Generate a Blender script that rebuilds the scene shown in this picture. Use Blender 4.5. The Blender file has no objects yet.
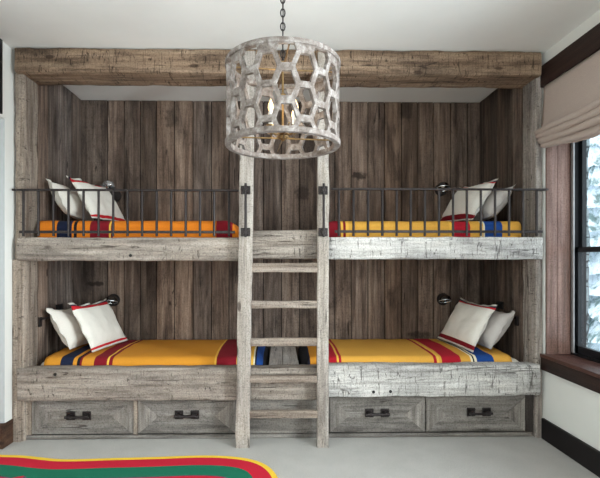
import bpy, bmesh, math, random
from mathutils import Vector, Matrix, noise, Euler
PI = math.pi
random.seed(11)
C = bpy.context.scene.collection
SC = bpy.context.scene

# ------------------------------------------------------------------ camera geometry
F, PX, PY, YAW = 456.0, 288.0, 261.0, math.radians(1.0)
CAM = Vector((0, -3.8, 1.49))
def ray(px, py):
    a, b = (px - PX) / F, (PY - py) / F
    s, c = math.sin(YAW), math.cos(YAW)
    return Vector((s + a * c, c - a * s, b))
def at(px, py, Y):                     # the point of the plane y = Y seen at a photo position
    r = ray(px, py); return CAM + r * ((Y - CAM.y) / r.y)
def atX(px, py, X):
    r = ray(px, py); return CAM + r * (X / r.x)
def atZ(px, py, Z):
    r = ray(px, py); return CAM + r * ((Z - CAM.z) / r.z)
def X(px, Y): return at(px, PY, Y).x
def Z(py, px, Y): return at(px, py, Y).z

# ------------------------------------------------------------------ helpers
def srgb(r, g, b):
    f = lambda v: (v / 255 / 12.92) if v / 255 <= .04045 else ((v / 255 + .055) / 1.055) ** 2.4
    return (f(r), f(g), f(b), 1)
def empty(name, loc=(0, 0, 0), label=None, cat=None, group=None):
    o = bpy.data.objects.new(name, None); C.objects.link(o)
    o.location = loc; o.empty_display_size = .1
    return tag(o, label, cat, group)
def tag(o, label=None, cat=None, group=None, kind=None):
    if label: o['label'] = label
    if cat: o['category'] = cat
    if group: o['group'] = group
    if kind: o['kind'] = kind
    return o
def obj(name, bm, mat, parent=None, smooth=False, angle=None):
    me = bpy.data.meshes.new(name)
    bmesh.ops.recalc_face_normals(bm, faces=bm.faces)
    bm.to_mesh(me); bm.free()
    if mat: me.materials.append(mat)
    if smooth or angle:
        for p in me.polygons: p.use_smooth = True
    o = bpy.data.objects.new(name, me); C.objects.link(o)
    if angle:
        try: me.set_sharp_from_angle(angle=math.radians(angle))
        except Exception: pass
    if parent:
        o.parent = parent
        o.matrix_parent_inverse = Matrix.Translation(-Vector(parent.location)) if parent.type == 'EMPTY' and parent.rotation_euler.x == 0 and parent.rotation_euler.z == 0 and parent.parent is None else Matrix.Identity(4)
    return o
def local(name, bm, mat, parent=None, **k):       # mesh already in its parent's own space
    o = obj(name, bm, mat, None, **k); o.parent = parent; return o
def BM(): return bmesh.new()
def box(bm, x0, x1, y0, y1, z0, z1, bev=0):
    r = bmesh.ops.create_cube(bm, size=1)
    vs = r['verts']
    for v in vs:
        v.co = Vector(((x0 + x1) / 2 + v.co.x * (x1 - x0), (y0 + y1) / 2 + v.co.y * (y1 - y0), (z0 + z1) / 2 + v.co.z * (z1 - z0)))
    if bev:
        es = list({e for v in vs for e in v.link_edges})
        bmesh.ops.bevel(bm, geom=es, offset=bev, segments=2, affect='EDGES', profile=.6)
    return vs
def tube(bm, pts, r, n=10, cap=True, flat=None):
    pts = [Vector(p) for p in pts]; rings = []
    for i, p in enumerate(pts):
        t = (pts[min(i + 1, len(pts) - 1)] - pts[max(i - 1, 0)]).normalized()
        a = Vector((0, 0, 1)) if abs(t.z) < .9 else Vector((0, 1, 0))
        u = t.cross(a).normalized(); w = t.cross(u)
        rr = r[i] if isinstance(r, (list, tuple)) else r
        rings.append([bm.verts.new(p + (u * math.cos(2 * PI * k / n) + w * math.sin(2 * PI * k / n)) * rr) for k in range(n)])
    for A, B in zip(rings, rings[1:]):
        for k in range(n): bm.faces.new((A[k], A[(k + 1) % n], B[(k + 1) % n], B[k]))
    if cap:
        bm.faces.new(rings[0]); bm.faces.new(rings[-1][::-1])
def lathe(bm, prof, n=32, M=Matrix.Identity(4)):
    rings = [[bm.verts.new(M @ Vector((r * math.cos(2 * PI * k / n), r * math.sin(2 * PI * k / n), z))) for k in range(n)] for r, z in prof]
    for A, B in zip(rings, rings[1:]):
        for k in range(n): bm.faces.new((A[k], A[(k + 1) % n], B[(k + 1) % n], B[k]))
    return rings
def timber(x0, x1, y0, y1, z0, z1, axis, amp=.004, seed=0, rnd=.012, step=.04, wane=1.0, shear=None):
    """A hewn timber: rounded section swept along its axis, every face slightly uneven."""
    lo, hi = Vector((x0, y0, z0)), Vector((x1, y1, z1))
    ax = 'xyz'.index(axis); o1, o2 = [i for i in range(3) if i != ax]
    W, H = (hi - lo)[o1] / 2, (hi - lo)[o2] / 2
    rnd = min(rnd, W * .45, H * .45)
    sec = []
    def line(a, b, n):
        for k in range(n): sec.append((a[0] + (b[0] - a[0]) * k / n, a[1] + (b[1] - a[1]) * k / n))
    nW, nH = max(2, int(2 * W / .035)), max(2, int(2 * H / .035))
    r = rnd; c = r * .3
    line((-W + r, -H), (W - r, -H), nW); sec += [(W - r, -H), (W - c, -H + c)]
    line((W, -H + r), (W, H - r), nH); sec += [(W, H - r), (W - c, H - c)]
    line((W - r, H), (-W + r, H), nW); sec += [(-W + r, H), (-W + c, H - c)]
    line((-W, H - r), (-W, -H + r), nH); sec += [(-W, -H + r), (-W + c, -H + c)]
    L = (hi - lo)[ax]; n = max(2, int(L / step))
    mid = (lo + hi) / 2; rings = []; bm = BM(); sd = Vector((seed * 7.3, seed * 3.1, seed * 1.7))
    for i in range(n + 1):
        t = lo[ax] + L * i / n; ring = []
        for (a, b) in sec:
            p = Vector((0, 0, 0)); p[ax] = t; p[o1] = mid[o1] + a; p[o2] = mid[o2] + b
            q = p + sd
            d1 = noise.noise(q * 5) * amp + noise.noise(q * 16) * amp * .6
            corner = min(1, (abs(a) / W)) * min(1, (abs(b) / H))
            cut = max(0, noise.noise(Vector((q[ax] * 4, a * 9, b * 9 + seed))) - .05) * amp * 5 * wane * corner ** 4
            f = 1 - cut / max(W, .02)
            p[o1] = mid[o1] + a * f + (d1 if a else 0) * (1 if a > 0 else -1) * (abs(a) / W) ** 2
            p[o2] = mid[o2] + b * (1 - cut / max(H, .02)) + d1 * (1 if b > 0 else -1) * (abs(b) / H) ** 2
            if i in (0, n): p[ax] = t + (noise.noise(q * 9) * amp * (-1 if i else 1))
            if shear: p = shear(p)
            ring.append(bm.verts.new(p))
        rings.append(ring)
    m = len(sec)
    for A, B in zip(rings, rings[1:]):
        for k in range(m): bm.faces.new((A[k], A[(k + 1) % m], B[(k + 1) % m], B[k]))
    bm.faces.new(rings[0]); bm.faces.new(rings[-1][::-1])
    return bm

# ------------------------------------------------------------------ materials
class N:
    def __init__(s, name):
        s.m = bpy.data.materials.new(name); s.m.use_nodes = True
        s.t = s.m.node_tree; s.b = s.t.nodes['Principled BSDF']; s.b.inputs['Specular IOR Level'].default_value = .3
    def n(s, k, **kw):
        o = s.t.nodes.new(k)
        for a, v in kw.items(): setattr(o, a, v)
        return o
    def l(s, a, b): s.t.links.new(a, b)
    def coord(s, scale=(1, 1, 1), loc=(0, 0, 0), out='Object'):
        c = s.n('ShaderNodeTexCoord'); m = s.n('ShaderNodeMapping')
        m.inputs['Scale'].default_value = scale; m.inputs['Location'].default_value = loc
        s.l(c.outputs[out], m.inputs['Vector']); return m.outputs[0]
    def noise(s, vec, scale=1, detail=4, rough=.55, dist=0):
        x = s.n('ShaderNodeTexNoise'); x.inputs['Scale'].default_value = scale
        x.inputs['Detail'].default_value = detail; x.inputs['Roughness'].default_value = rough; x.inputs['Distortion'].default_value = dist
        s.l(vec, x.inputs['Vector']); return x.outputs['Fac']
    def ramp(s, fac, stops, mode='LINEAR'):
        r = s.n('ShaderNodeValToRGB'); r.color_ramp.interpolation = mode
        e = r.color_ramp.elements
        while len(e) < len(stops): e.new(1)
        for i, (p, c) in enumerate(stops):
            e[i].position = p; e[i].color = c if len(c) == 4 else (*c, 1)
        s.l(fac, r.inputs[0]); return r.outputs[0]
    def mix(s, fac, a, b, mode='MIX'):
        x = s.n('ShaderNodeMix', data_type='RGBA', blend_type=mode)
        for sock, v in ((x.inputs[0], fac), (x.inputs[6], a), (x.inputs[7], b)):
            if hasattr(v, 'is_linked'): s.l(v, sock)
            else: sock.default_value = v
        return x.outputs[2]
    def math(s, op, a, b=0, clamp=False):
        x = s.n('ShaderNodeMath', operation=op, use_clamp=clamp)
        for sock, v in ((x.inputs[0], a), (x.inputs[1], b)):
            if hasattr(v, 'is_linked'): s.l(v, sock)
            else: sock.default_value = v
        return x.outputs[0]
    def bump(s, h, strength=.3, dist=.01):
        x = s.n('ShaderNodeBump'); x.inputs['Strength'].default_value = strength; x.inputs['Distance'].default_value = dist
        s.l(h, x.inputs['Height']); s.l(x.outputs[0], s.b.inputs['Normal'])
    def base(s, c):
        if hasattr(c, 'is_linked'): s.l(c, s.b.inputs['Base Color'])
        else: s.b.inputs['Base Color'].default_value = c
def plain(name, col, rough=.6, metal=0, var=.06, scale=30, bump=0):
    g = N(name); v = g.noise(g.coord(), scale, 3)
    d = tuple(c * (1 - var * 2) for c in col[:3]) + (1,); u = tuple(min(1, c * (1 + var * 2)) for c in col[:3]) + (1,)
    g.base(g.ramp(v, [(.3, d), (.7, u)])); g.b.inputs['Roughness'].default_value = rough; g.b.inputs['Metallic'].default_value = metal
    if bump: g.bump(v, bump)
    return g.m
W1, K1 = (1, 1, 1, 1), (0, 0, 0, 1)
def wood(name, axis, dark, mid, light, checks=0.0, hew=0.0, tint=False, spots=(), patch=.55, rough=.85, seed=0, sat=.78):
    g = N(name); ax = 'xyz'.index(axis)
    def sc(al, ac): v = [ac] * 3; v[ax] = al; return tuple(v)
    L = (seed * 1.3, seed * 2.1, seed * .7)
    n1 = g.noise(g.coord(sc(1.3, 24), L), 1, 6, .6, .3)
    n2 = g.noise(g.coord(sc(5, 110), L), 1, 5, .7)
    col = g.ramp(n1, [(.25, dark), (.48, mid), (.75, light)])
    f2 = g.ramp(n2, [(.3, (.6, .6, .6, 1)), (.5, (.97, .97, .97, 1)), (.7, (1.2, 1.2, 1.2, 1))])
    col = g.mix(.7, col, f2, 'MULTIPLY')
    n3 = g.noise(g.coord(sc(1.5, 4.5), L), 1, 5, .7, .6)
    col = g.mix(1, col, g.ramp(n3, [(.33, (patch, patch * .98, patch, 1)), (.52, W1), (.72, (1.12, 1.1, 1.06, 1))]), 'MULTIPLY')
    sp = g.noise(g.coord((1, 1, 1), L), 95, 3, .7)
    col = g.mix(1, col, g.ramp(sp, [(.34, (.62, .61, .6, 1)), (.47, W1), (.62, (1.14, 1.14, 1.15, 1))]), 'MULTIPLY')
    sw = g.noise(g.coord(sc(60, 5), L), 1, 2, .5, .5)
    col = g.mix(.22, col, g.ramp(sw, [(.36, (.78, .78, .78, 1)), (.5, W1), (.66, (1.1, 1.1, 1.1, 1))]), 'MULTIPLY')
    if sat != 1:
        hs = g.n('ShaderNodeHueSaturation'); hs.inputs['Saturation'].default_value = sat; g.l(col, hs.inputs['Color']); col = hs.outputs[0]
    # knots and worm marks
    vo = g.n('ShaderNodeTexVoronoi', feature='F1'); vo.inputs['Scale'].default_value = 1
    g.l(g.coord(sc(3.1, 7.5), L), vo.inputs['Vector'])
    kn = g.ramp(vo.outputs['Distance'], [(.0, W1), (.09, W1), (.15, K1)])
    ks = g.ramp(vo.outputs['Color'], [(.55, K1), (.6, W1)], 'CONSTANT')
    kf = g.math('MULTIPLY', kn, ks); kf = g.math('MULTIPLY', kf, .75)
    col = g.mix(kf, col, (dark[0] * .35, dark[1] * .3, dark[2] * .3, 1))
    h = g.math('ADD', g.math('MULTIPLY', n1, .7), g.math('MULTIPLY', n2, .5))
    def lines(al, ac, w, amount, msc):
        a = g.noise(g.coord(sc(al, ac), (L[0] + 3, L[1], L[2] + 5)), 1, 2, .5, .2)
        b = g.math('ABSOLUTE', g.math('SUBTRACT', a, .5))
        lin = g.ramp(b, [(0, W1), (w * .5, W1), (w, K1)])
        mk = g.noise(g.coord(sc(*msc), (L[0] + 9, L[1] + 2, L[2])), 1, 2)
        mk = g.ramp(mk, [(.56 - .05 * amount, K1), (.60 - .05 * amount, W1)])
        return g.math('MULTIPLY', lin, mk)
    tot = None
    if hew: tot = lines(24, 2.4, .013, hew, (9, 17))
    if checks:
        c = lines(.6, 15, .011, checks, (2.2, 9)); tot = g.math('MAXIMUM', tot, c) if tot is not None else c
    if tot is not None:
        col = g.mix(g.math('MULTIPLY', tot, .72), col, (dark[0] * .22, dark[1] * .2, dark[2] * .2, 1))
        h = g.math('SUBTRACT', h, g.math('MULTIPLY', tot, 1.2))
    if tint:
        a = g.n('ShaderNodeVertexColor', layer_name='tint'); col = g.mix(1, col, a.outputs[0], 'MULTIPLY')
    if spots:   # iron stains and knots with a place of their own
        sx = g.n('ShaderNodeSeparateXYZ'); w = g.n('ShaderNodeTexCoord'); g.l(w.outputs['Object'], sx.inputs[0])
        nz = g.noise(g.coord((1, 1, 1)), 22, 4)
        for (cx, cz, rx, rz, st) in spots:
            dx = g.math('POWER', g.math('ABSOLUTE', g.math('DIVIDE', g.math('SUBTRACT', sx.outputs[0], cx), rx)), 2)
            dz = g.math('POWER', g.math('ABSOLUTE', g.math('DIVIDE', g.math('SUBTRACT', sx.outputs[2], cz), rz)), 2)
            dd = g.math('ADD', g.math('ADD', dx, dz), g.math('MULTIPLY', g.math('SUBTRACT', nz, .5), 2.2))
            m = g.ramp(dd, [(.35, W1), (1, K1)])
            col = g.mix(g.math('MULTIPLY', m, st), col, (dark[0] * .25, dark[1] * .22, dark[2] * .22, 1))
    g.base(col); g.b.inputs['Roughness'].default_value = rough; g.b.inputs['Specular IOR Level'].default_value = .25
    g.bump(h, .55, .008)
    return g.m

grey_d, grey_m, grey_l = srgb(78, 68, 62), srgb(122, 109, 100), srgb(163, 150, 139)
M_plank = wood('old_barn_planks', 'z', srgb(60, 50, 45), srgb(112, 98, 90), srgb(154, 140, 130), tint=True, patch=.42, checks=.25, sat=1.05,
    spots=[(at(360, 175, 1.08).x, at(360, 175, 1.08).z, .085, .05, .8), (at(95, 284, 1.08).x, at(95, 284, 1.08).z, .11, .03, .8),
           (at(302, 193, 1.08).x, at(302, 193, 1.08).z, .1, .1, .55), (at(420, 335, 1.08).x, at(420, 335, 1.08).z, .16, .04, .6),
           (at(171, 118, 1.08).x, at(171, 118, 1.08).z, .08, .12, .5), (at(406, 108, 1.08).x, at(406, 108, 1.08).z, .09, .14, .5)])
M_plank_dark = wood('dark_filler', 'z', srgb(40, 34, 31), srgb(62, 54, 50), srgb(84, 74, 68))
M_beam = wood('hewn_brown_beam', 'x', srgb(84, 66, 52), srgb(134, 112, 93), srgb(166, 144, 122), checks=.8, hew=3.4, patch=.45, seed=2, sat=1.0)
M_rail_g = wood('weathered_grey_brown_timber', 'x', srgb(92, 80, 71), srgb(141, 128, 116), srgb(172, 160, 148), checks=1.0, hew=.15, patch=.6, seed=4)
M_rail_p = wood('pale_timber_window_lit', 'x', srgb(132, 126, 121), srgb(188, 184, 179), srgb(216, 213, 209), checks=.8, hew=3.0, patch=.6, seed=6)  # pale grey wood, lightened further to carry the window light on the right
M_post = wood('weathered_post', 'z', srgb(92, 77, 65), srgb(143, 126, 110), srgb(172, 156, 140), checks=.5, hew=.25, patch=.6, seed=7)
M_lad = wood('ladder_oak', 'z', srgb(106, 94, 85), srgb(160, 149, 138), srgb(190, 181, 172), checks=.5, patch=.68, seed=9)
M_rung = wood('rung_oak', 'x', srgb(92, 77, 66), srgb(140, 123, 108), srgb(172, 158, 144), checks=.5, patch=.75, seed=10)
M_draw = wood('drawer_board', 'x', srgb(80, 74, 69), srgb(122, 115, 108), srgb(152, 146, 140), checks=.4, patch=.6, seed=12)
M_deck = wood('deck_board', 'y', srgb(140, 132, 126), srgb(200, 194, 188), srgb(226, 222, 216), checks=.4, patch=.7, seed=13)
M_trim = wood('stained_dark_trim', 'y', srgb(30, 20, 18), srgb(44, 30, 27), srgb(60, 42, 37), patch=.8, rough=.45, seed=14, sat=1)
M_jamb = wood('reddish_jamb_board', 'z', srgb(88, 66, 58), srgb(116, 90, 81), srgb(140, 114, 106), patch=.85, rough=.2, seed=15, sat=1)
M_sill = wood('reddish_sill_board', 'y', srgb(62, 40, 34), srgb(88, 58, 50), srgb(112, 78, 68), patch=.85, rough=.28, seed=16, sat=1)
M_base = plain('dark_brown_baseboard', srgb(22, 18, 19), .6, 0, .1)
M_iron = plain('blackened_iron', srgb(50, 45, 45), .38, .5, .12, 60, .15)
M_dark = plain('black_window_frame', srgb(22, 24, 28), .4)
M_wall = plain('plaster_white', srgb(226, 226, 222), .9, 0, .01, 3)
M_ceil = plain('ceiling_white', srgb(228, 227, 224), .9, 0, .01, 3)
M_sheet = plain('white_sheet', srgb(226, 222, 214), .9, 0, .02, 40, .1)
M_plate = plain('black_outlet', srgb(26, 25, 26), .5)
M_chrome = plain('polished_chrome', srgb(120, 122, 126), .15, 1, .02)
M_brass = plain('aged_brass', srgb(150, 124, 88), .35, 1, .08)

def carpet():
    g = N('grey_carpet'); a = g.noise(g.coord(), 160, 3, .7); b = g.noise(g.coord(), 5, 4)
    c = g.ramp(a, [(.3, srgb(160, 158, 155)), (.7, srgb(202, 199, 195))])
    g.base(g.mix(1, c, g.ramp(b, [(.35, (.93, .93, .93, 1)), (.65, W1)]), 'MULTIPLY'))
    g.b.inputs['Roughness'].default_value = 1; g.bump(a, .5, .006); return g.m
M_carpet = carpet()
def weave(name, attr=None, col=None, sc=260):
    g = N(name); a = g.noise(g.coord(), sc, 2, .6)
    if attr:
        v = g.n('ShaderNodeVertexColor', layer_name=attr); src = v.outputs[0]
    else: src = col
    g.base(g.mix(1, src, g.ramp(a, [(.3, (.82, .82, .82, 1)), (.7, (1.08, 1.08, 1.08, 1))]), 'MULTIPLY'))
    g.b.inputs['Roughness'].default_value = .95; g.bump(a, .35, .003)
    return g.m
M_wool = weave('striped_wool', 'tint')
M_rug = weave('striped_rug_wool', 'tint', sc=160)
M_linen = weave('linen_shade_cloth', None, srgb(184, 168, 159), 300)
M_pill_w = weave('white_pillow_cloth', None, srgb(226, 221, 213), 300)
M_pill_g = weave('pale_grey_pillow_cloth', None, srgb(198, 192, 188), 300)
M_pill_s = weave('striped_pillow_cloth', 'tint', sc=300)
def washed():
    g = N('whitewashed_lamp_wood'); a = g.noise(g.coord(), 26, 6, .7, .5); b = g.noise(g.coord((1, 1, .3)), 90, 3)
    c = g.ramp(a, [(.32, srgb(88, 78, 72)), (.5, srgb(122, 113, 108)), (.7, srgb(164, 160, 158))])
    g.base(g.mix(.5, c, g.ramp(b, [(.3, (.6, .58, .56, 1)), (.6, W1)]), 'MULTIPLY'))
    g.b.inputs['Roughness'].default_value = .7; g.bump(a, .3, .006); return g.m
M_wash = washed()
def glass():
    g = N('window_glass'); t = g.t
    tr = g.n('ShaderNodeBsdfTransparent'); gl = g.n('ShaderNodeBsdfGlossy'); gl.inputs['Roughness'].default_value = .02
    mx = g.n('ShaderNodeMixShader'); mx.inputs[0].default_value = .07; tr.inputs[0].default_value = (.93, .97, .97, 1)
    g.l(tr.outputs[0], mx.inputs[1]); g.l(gl.outputs[0], mx.inputs[2])
    g.l(mx.outputs[0], t.nodes['Material Output'].inputs['Surface']); return g.m
M_glass = glass()
def bulbm():
    g = N('bulb_glow'); g.b.inputs['Emission Color'].default_value = srgb(255, 214, 150); g.b.inputs['Emission Strength'].default_value = 1.1
    g.base(srgb(255, 226, 180)); return g.m
M_bulb = bulbm()
M_bark = wood('tree_bark', 'z', srgb(50, 44, 42), srgb(82, 74, 70), srgb(110, 102, 98), seed=20)
def snowy():
    g = N('snowy_needles'); a = g.noise(g.coord(), 5, 4, .6)
    g.base(g.ramp(a, [(.38, srgb(120, 140, 138)), (.48, srgb(200, 212, 216)), (.53, srgb(236, 242, 248))])); g.b.inputs['Roughness'].default_value = .9; return g.m
M_snowy = snowy()
M_snow = plain('snow_ground', srgb(232, 238, 245), .9, 0, .03, 2)
def stonem():
    g = N('grey_stone'); v = g.n('ShaderNodeTexVoronoi', feature='DISTANCE_TO_EDGE'); v.inputs['Scale'].default_value = 1
    g.l(g.coord((5, 5, 9)), v.inputs['Vector'])
    a = g.noise(g.coord(), 18, 5, .7)
    c = g.ramp(a, [(.3, srgb(92, 98, 100)), (.7, srgb(160, 168, 170))])
    g.base(g.mix(g.ramp(v.outputs['Distance'], [(.02, W1), (.07, K1)]), c, srgb(60, 64, 66)))
    g.b.inputs['Roughness'].default_value = .9; g.bump(a, .6, .02); return g.m
M_stone = stonem()

# ------------------------------------------------------------------ the room
XL = X(12.5, 0) ; XR = X(543.5, 0)
CZ, YB, YR = Z(48.6, 280, -.05), 1.10, -5.6
NZ = Z(101, 280, YB)                       # ceiling height inside the bunk recess
SXL, SXR = X(82, YB), X(479, YB)           # inner faces of the recess side cladding
def S(name, bm, m, **k): return tag(obj(name, bm, m, **k), kind='structure')
bm = BM(); box(bm, XL - .35, XR + .3, YR - .2, YB + .2, -.1, 0); S('floor', bm, M_carpet)
bm = BM(); box(bm, XL - .35, XR + .3, YR - .2, YB + .2, CZ, CZ + .1); S('ceiling', bm, M_ceil)
bm = BM(); box(bm, XL - .35, XR + .3, YB + .045, YB + .2, 0, CZ); S('wall_back', bm, plain('dark_backing', srgb(40, 34, 30), .9))
# left wall: full height by the bunk, then a doorway-like recess under a header
YJ = at(5.5, 200, -.1).y
dz = Z(118, 3, -.12)
bm = BM()
box(bm, XL - .35, XL, -.10, YB + .045, 0, CZ)
box(bm, XL - .35, XL, -2.0, -.10, dz, CZ)
box(bm, XL - .35, XL, YR, -2.0, 0, CZ)
box(bm, XL - .35, XL - .3, -2.0, -.10, 0, dz)
S('wall_left', bm, M_wall)
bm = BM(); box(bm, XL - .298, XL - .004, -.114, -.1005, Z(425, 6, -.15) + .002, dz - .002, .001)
S('jamb_shade_board', bm, plain('jamb_shade_grey', srgb(176, 180, 182), .6, 0, .01))  # grey board added over the white jamb; its colour stands for shade
bm = BM(); zc = CZ - .002; box(bm, XL - .02, XL + .014, -1.9, -.158, dz + .02, zc); S('trim_1', bm, M_dark)
bm = BM()
box(bm, XL - .3, XL + .012, -.155, -.10, 0, Z(425, 6, -.15), .002); box(bm, XL, XL + .012, -.10, 0.0, 0, Z(425, 6, -.15))
S('baseboard_left', bm, wood('brown_baseboard', 'y', srgb(52, 36, 28), srgb(84, 60, 46), srgb(108, 80, 62), seed=21, sat=1))
# rear wall (behind the viewer) with a wide window added for fill light
bm = BM()
box(bm, XL - .35, -1.5, YR - .2, YR, 0, CZ); box(bm, 1.5, XR + .3, YR - .2, YR, 0, CZ)
box(bm, -1.5, 1.5, YR - .2, YR, 0, .8); box(bm, -1.5, 1.5, YR - .2, YR, 2.6, CZ); S('wall_rear', bm, M_wall)
# right wall with two window openings
WX = X(569, -.02)                              # plane of the window frame
W_IN = XR
z0, z1 = Z(354, 545, -.03), 2.62
wins = [(-1.45, -.012), (-3.6, -2.1)]
TH = .30
def wallbits(bm, a, b):
    box(bm, XR, XR + TH, a, b, 0, CZ)
bm = BM()
wallbits(bm, -.012, YB + .045); wallbits(bm, -2.1, -1.45); wallbits(bm, YR, -3.6)
for a, b in wins:
    box(bm, XR, XR + TH, a, b, 0, z0 - .05); box(bm, XR, XR + TH, a, b, z1, CZ)
S('wall_right', bm, M_wall)
ZT0, ZT1 = Z(88, 542, 0), Z(67, 542, 0)
bm = BM(); box(bm, XR - .03, XR + .001, YR, -.004, ZT0, ZT1, .003); S('trim_2', bm, M_trim)
bm = BM(); box(bm, XR - .022, XR + .001, YR, -.006, 0, Z(417.7, 544, 0), .003); S('baseboard_right', bm, M_base)
bx0 = X(581, -.06)
for i, (a, b) in enumerate(wins):
    w = tag(empty('window_%d' % (i + 1), ((XR + WX) / 2, (a + b) / 2, z0)), kind='structure')
    # jamb boards lining the reveal
    bm = BM()
    for side in (0, 1):
        cuts = [XR + .002, X(555, 0), WX + .03]
        for c0, c1 in zip(cuts, cuts[1:]):
            y = (b - .010, b - .026) if side == 0 else (a + .026, a + .010)
            box(bm, c0 + .0015, c1 - .0015, y[1], y[0], z0, z1 - .01, .002)
    obj('jamb_lining', bm, M_jamb, w)
    bm = BM(); box(bm, XR + .002, WX + .03, a + .01, b - .01, z1 - .03, z1 - .002); obj('head_lining', bm, M_jamb, w)
    bm = BM()
    box(bm, XR - .035, XR + .09, a - .12, b + (.008 if i == 0 else .12), z0 - .028, z0, .004)
    box(bm, XR + .092, WX + .06, a + .01, b - .012, z0 - .03, z0 - .002, .003)
    obj('sill_board', bm, M_sill, w)
    bm = BM(); box(bm, XR - .03, XR + .001, a - .1, b + (.006 if i == 0 else .1), Z(370, 543.5, -.03), z0 - .029, .004); obj('apron', bm, M_trim, w)
    # black double hung frame
    ya, yb = a + .026, b - .026; fw = .055; zt = z1 - .03; zm = Z(250, 577, -.1)
    bm = BM()
    box(bm, WX, WX + .12, yb - .022, yb, z0, zt); box(bm, WX, WX + .12, ya, ya + .022, z0, zt)
    box(bm, WX, WX + .12, ya, yb, zt - .03, zt); box(bm, WX - .0, WX + .12, ya, yb, z0, z0 + .02)
    obj('window_frame', bm, M_dark, w)
    bm = BM(); box(bm, WX - .004, WX + .006, yb - .046, yb - .02, z0 + .02, zt - .03); obj('sash_track', bm, plain('grey_track', srgb(150, 150, 152), .5, .3), w)
    for nm, zz0, zz1, xx in (('upper_sash', zm - .02, zt - .03, .055), ('lower_sash', z0 + .02, zm + .022, .02)):
        bm = BM(); y0, y1 = ya + .024, yb - .024
        box(bm, WX + xx, WX + xx + .035, y1 - .045, y1, zz0, zz1); box(bm, WX + xx, WX + xx + .035, y0, y0 + .045, zz0, zz1)
        box(bm, WX + xx, WX + xx + .035, y0, y1, zz1 - .04, zz1); box(bm, WX + xx, WX + xx + .035, y0, y1, zz0, zz0 + (.06 if nm[0] == 'l' else .04))
        sash = obj(nm, bm, M_dark, w)
        bm = BM(); box(bm, WX + xx + .014, WX + xx + .019, y0 + .03, y1 - .03, zz0 + .03, zz1 - .03); obj('pane', bm, M_glass, sash)
w3 = tag(empty('window_3', (0, YR - .1, .8)), kind='structure')
bm = BM()
for x in (-1.5, -.53, .47, 1.44): box(bm, x, x + .06, YR - .14, YR - .06, .8, 2.6)
for z in (.8, 2.54): box(bm, -1.5, 1.5, YR - .14, YR - .06, z, z + .06)
obj('window_frame', bm, M_dark, w3)
bm = BM(); box(bm, -1.48, 1.48, YR - .105, YR - .1, .82, 2.58); obj('pane', bm, M_glass, w3)

# recess ceiling
bm = BM(); box(bm, XL, XR, .26, YB + .045, NZ, CZ + .001); S('ceiling_recess', bm, M_ceil)

# ------------------------------------------------------------------ plank cladding
def planks(edges, place, tones, zA, zB, seed, depth=.02):
    """edges along the wall; place(a, b, d0, d1, z0, z1) gives a box"""
    bm = BM(); lay = bm.loops.layers.float_color.new('tint')
    rnd = random.Random(seed)
    for k, (a, b) in enumerate(zip(edges, edges[1:])):
        off = rnd.uniform(0, .006); cuts = [zA] + ([] if rnd.random() < .6 else [rnd.choice((.35, 1.6, 1.62))]) + [zB]
        for z_0, z_1 in zip(cuts, cuts[1:]):
            if z_1 <= z_0: continue
            n0 = len(bm.faces)
            vs = place(bm, a + .0045, b - .0045, off, off + depth, z_0 + .001, z_1 - .001)
            t = tones[k % len(tones)]
            j = rnd.uniform(.93, 1.07)
            c = (t[0] * j, t[1] * j, t[2] * j, 1)
            bm.faces.ensure_lookup_table()
            for f in bm.faces[n0:]:
                for lp in f.loops: lp[lay] = c
    return bm
def tone(v, w=0): v = .84 + (v - .84) * 1.25; return (v * (1 + w), v, v * (1 - w))
backpx = [80, 107.5, 124, 140.3, 156.3, 174.5, 193, 211.5, 229, 246, 263.5, 281.5, 299.5, 318, 335, 351.3, 368, 384.5, 401.5, 418, 433.5, 450.5, 467.5, 481]
edges = [X(p, YB) for p in backpx]; edges[0] -= .03; edges[-1] += .03
tones = [tone(.66, .02), tone(1.02, .05), tone(.82, .03), tone(.55, .06), tone(.86, .1), tone(1.0, .1), tone(.76, .02), tone(.84, .06),
         tone(.8, .02), tone(.98, -.03), tone(.78, 0), tone(.86, .03), tone(.62, .04), tone(.9, .02), tone(1.1, .05), tone(1.12, .04), tone(1.0, .05),
         tone(.95, .12), tone(.66, .1), tone(.8, .08), tone(.88, .08), tone(.72, .06), tone(.7, .05)]
def pl_back(bm, a, b, d0, d1, z_0, z_1): return box(bm, a, b, YB + d0, YB + d1 + .012, z_0, z_1)
bm = planks(edges, pl_back, tones, .3, NZ - .002, 3)
S('wall_back_planks', bm, M_plank)

# ------------------------------------------------------------------ built-in bunk bed
bunk = empty('built_in_bunk_bed', (0, .5, 0), 'built-in double bunk bed of reclaimed barn timber filling the far end of the room', 'bunk bed')
def part(name, bm, m, **k): return obj(name, bm, m, bunk, **k)
def sideedges(pxs, Xp): return [atX(p, 200, Xp).y for p in pxs]
el = [.225] + [.40, .545, .70, .86, .99, YB - .002]
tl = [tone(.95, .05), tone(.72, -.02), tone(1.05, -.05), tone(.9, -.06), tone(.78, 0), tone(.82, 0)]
tr_ = [tone(.85, .04), tone(.5, .05), tone(.72, .08), tone(.48, .02), tone(.6, .06), tone(.45, .03)]  # right planks toned down: shade of the side facing away is put in
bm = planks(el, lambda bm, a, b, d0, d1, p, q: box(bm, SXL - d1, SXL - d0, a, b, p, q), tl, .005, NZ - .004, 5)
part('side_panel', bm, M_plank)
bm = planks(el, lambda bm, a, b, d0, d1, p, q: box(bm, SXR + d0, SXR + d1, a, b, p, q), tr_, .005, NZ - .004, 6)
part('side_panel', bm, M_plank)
PYF = 0.0
zb0 = Z(73.5, 280, -.05)
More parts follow.
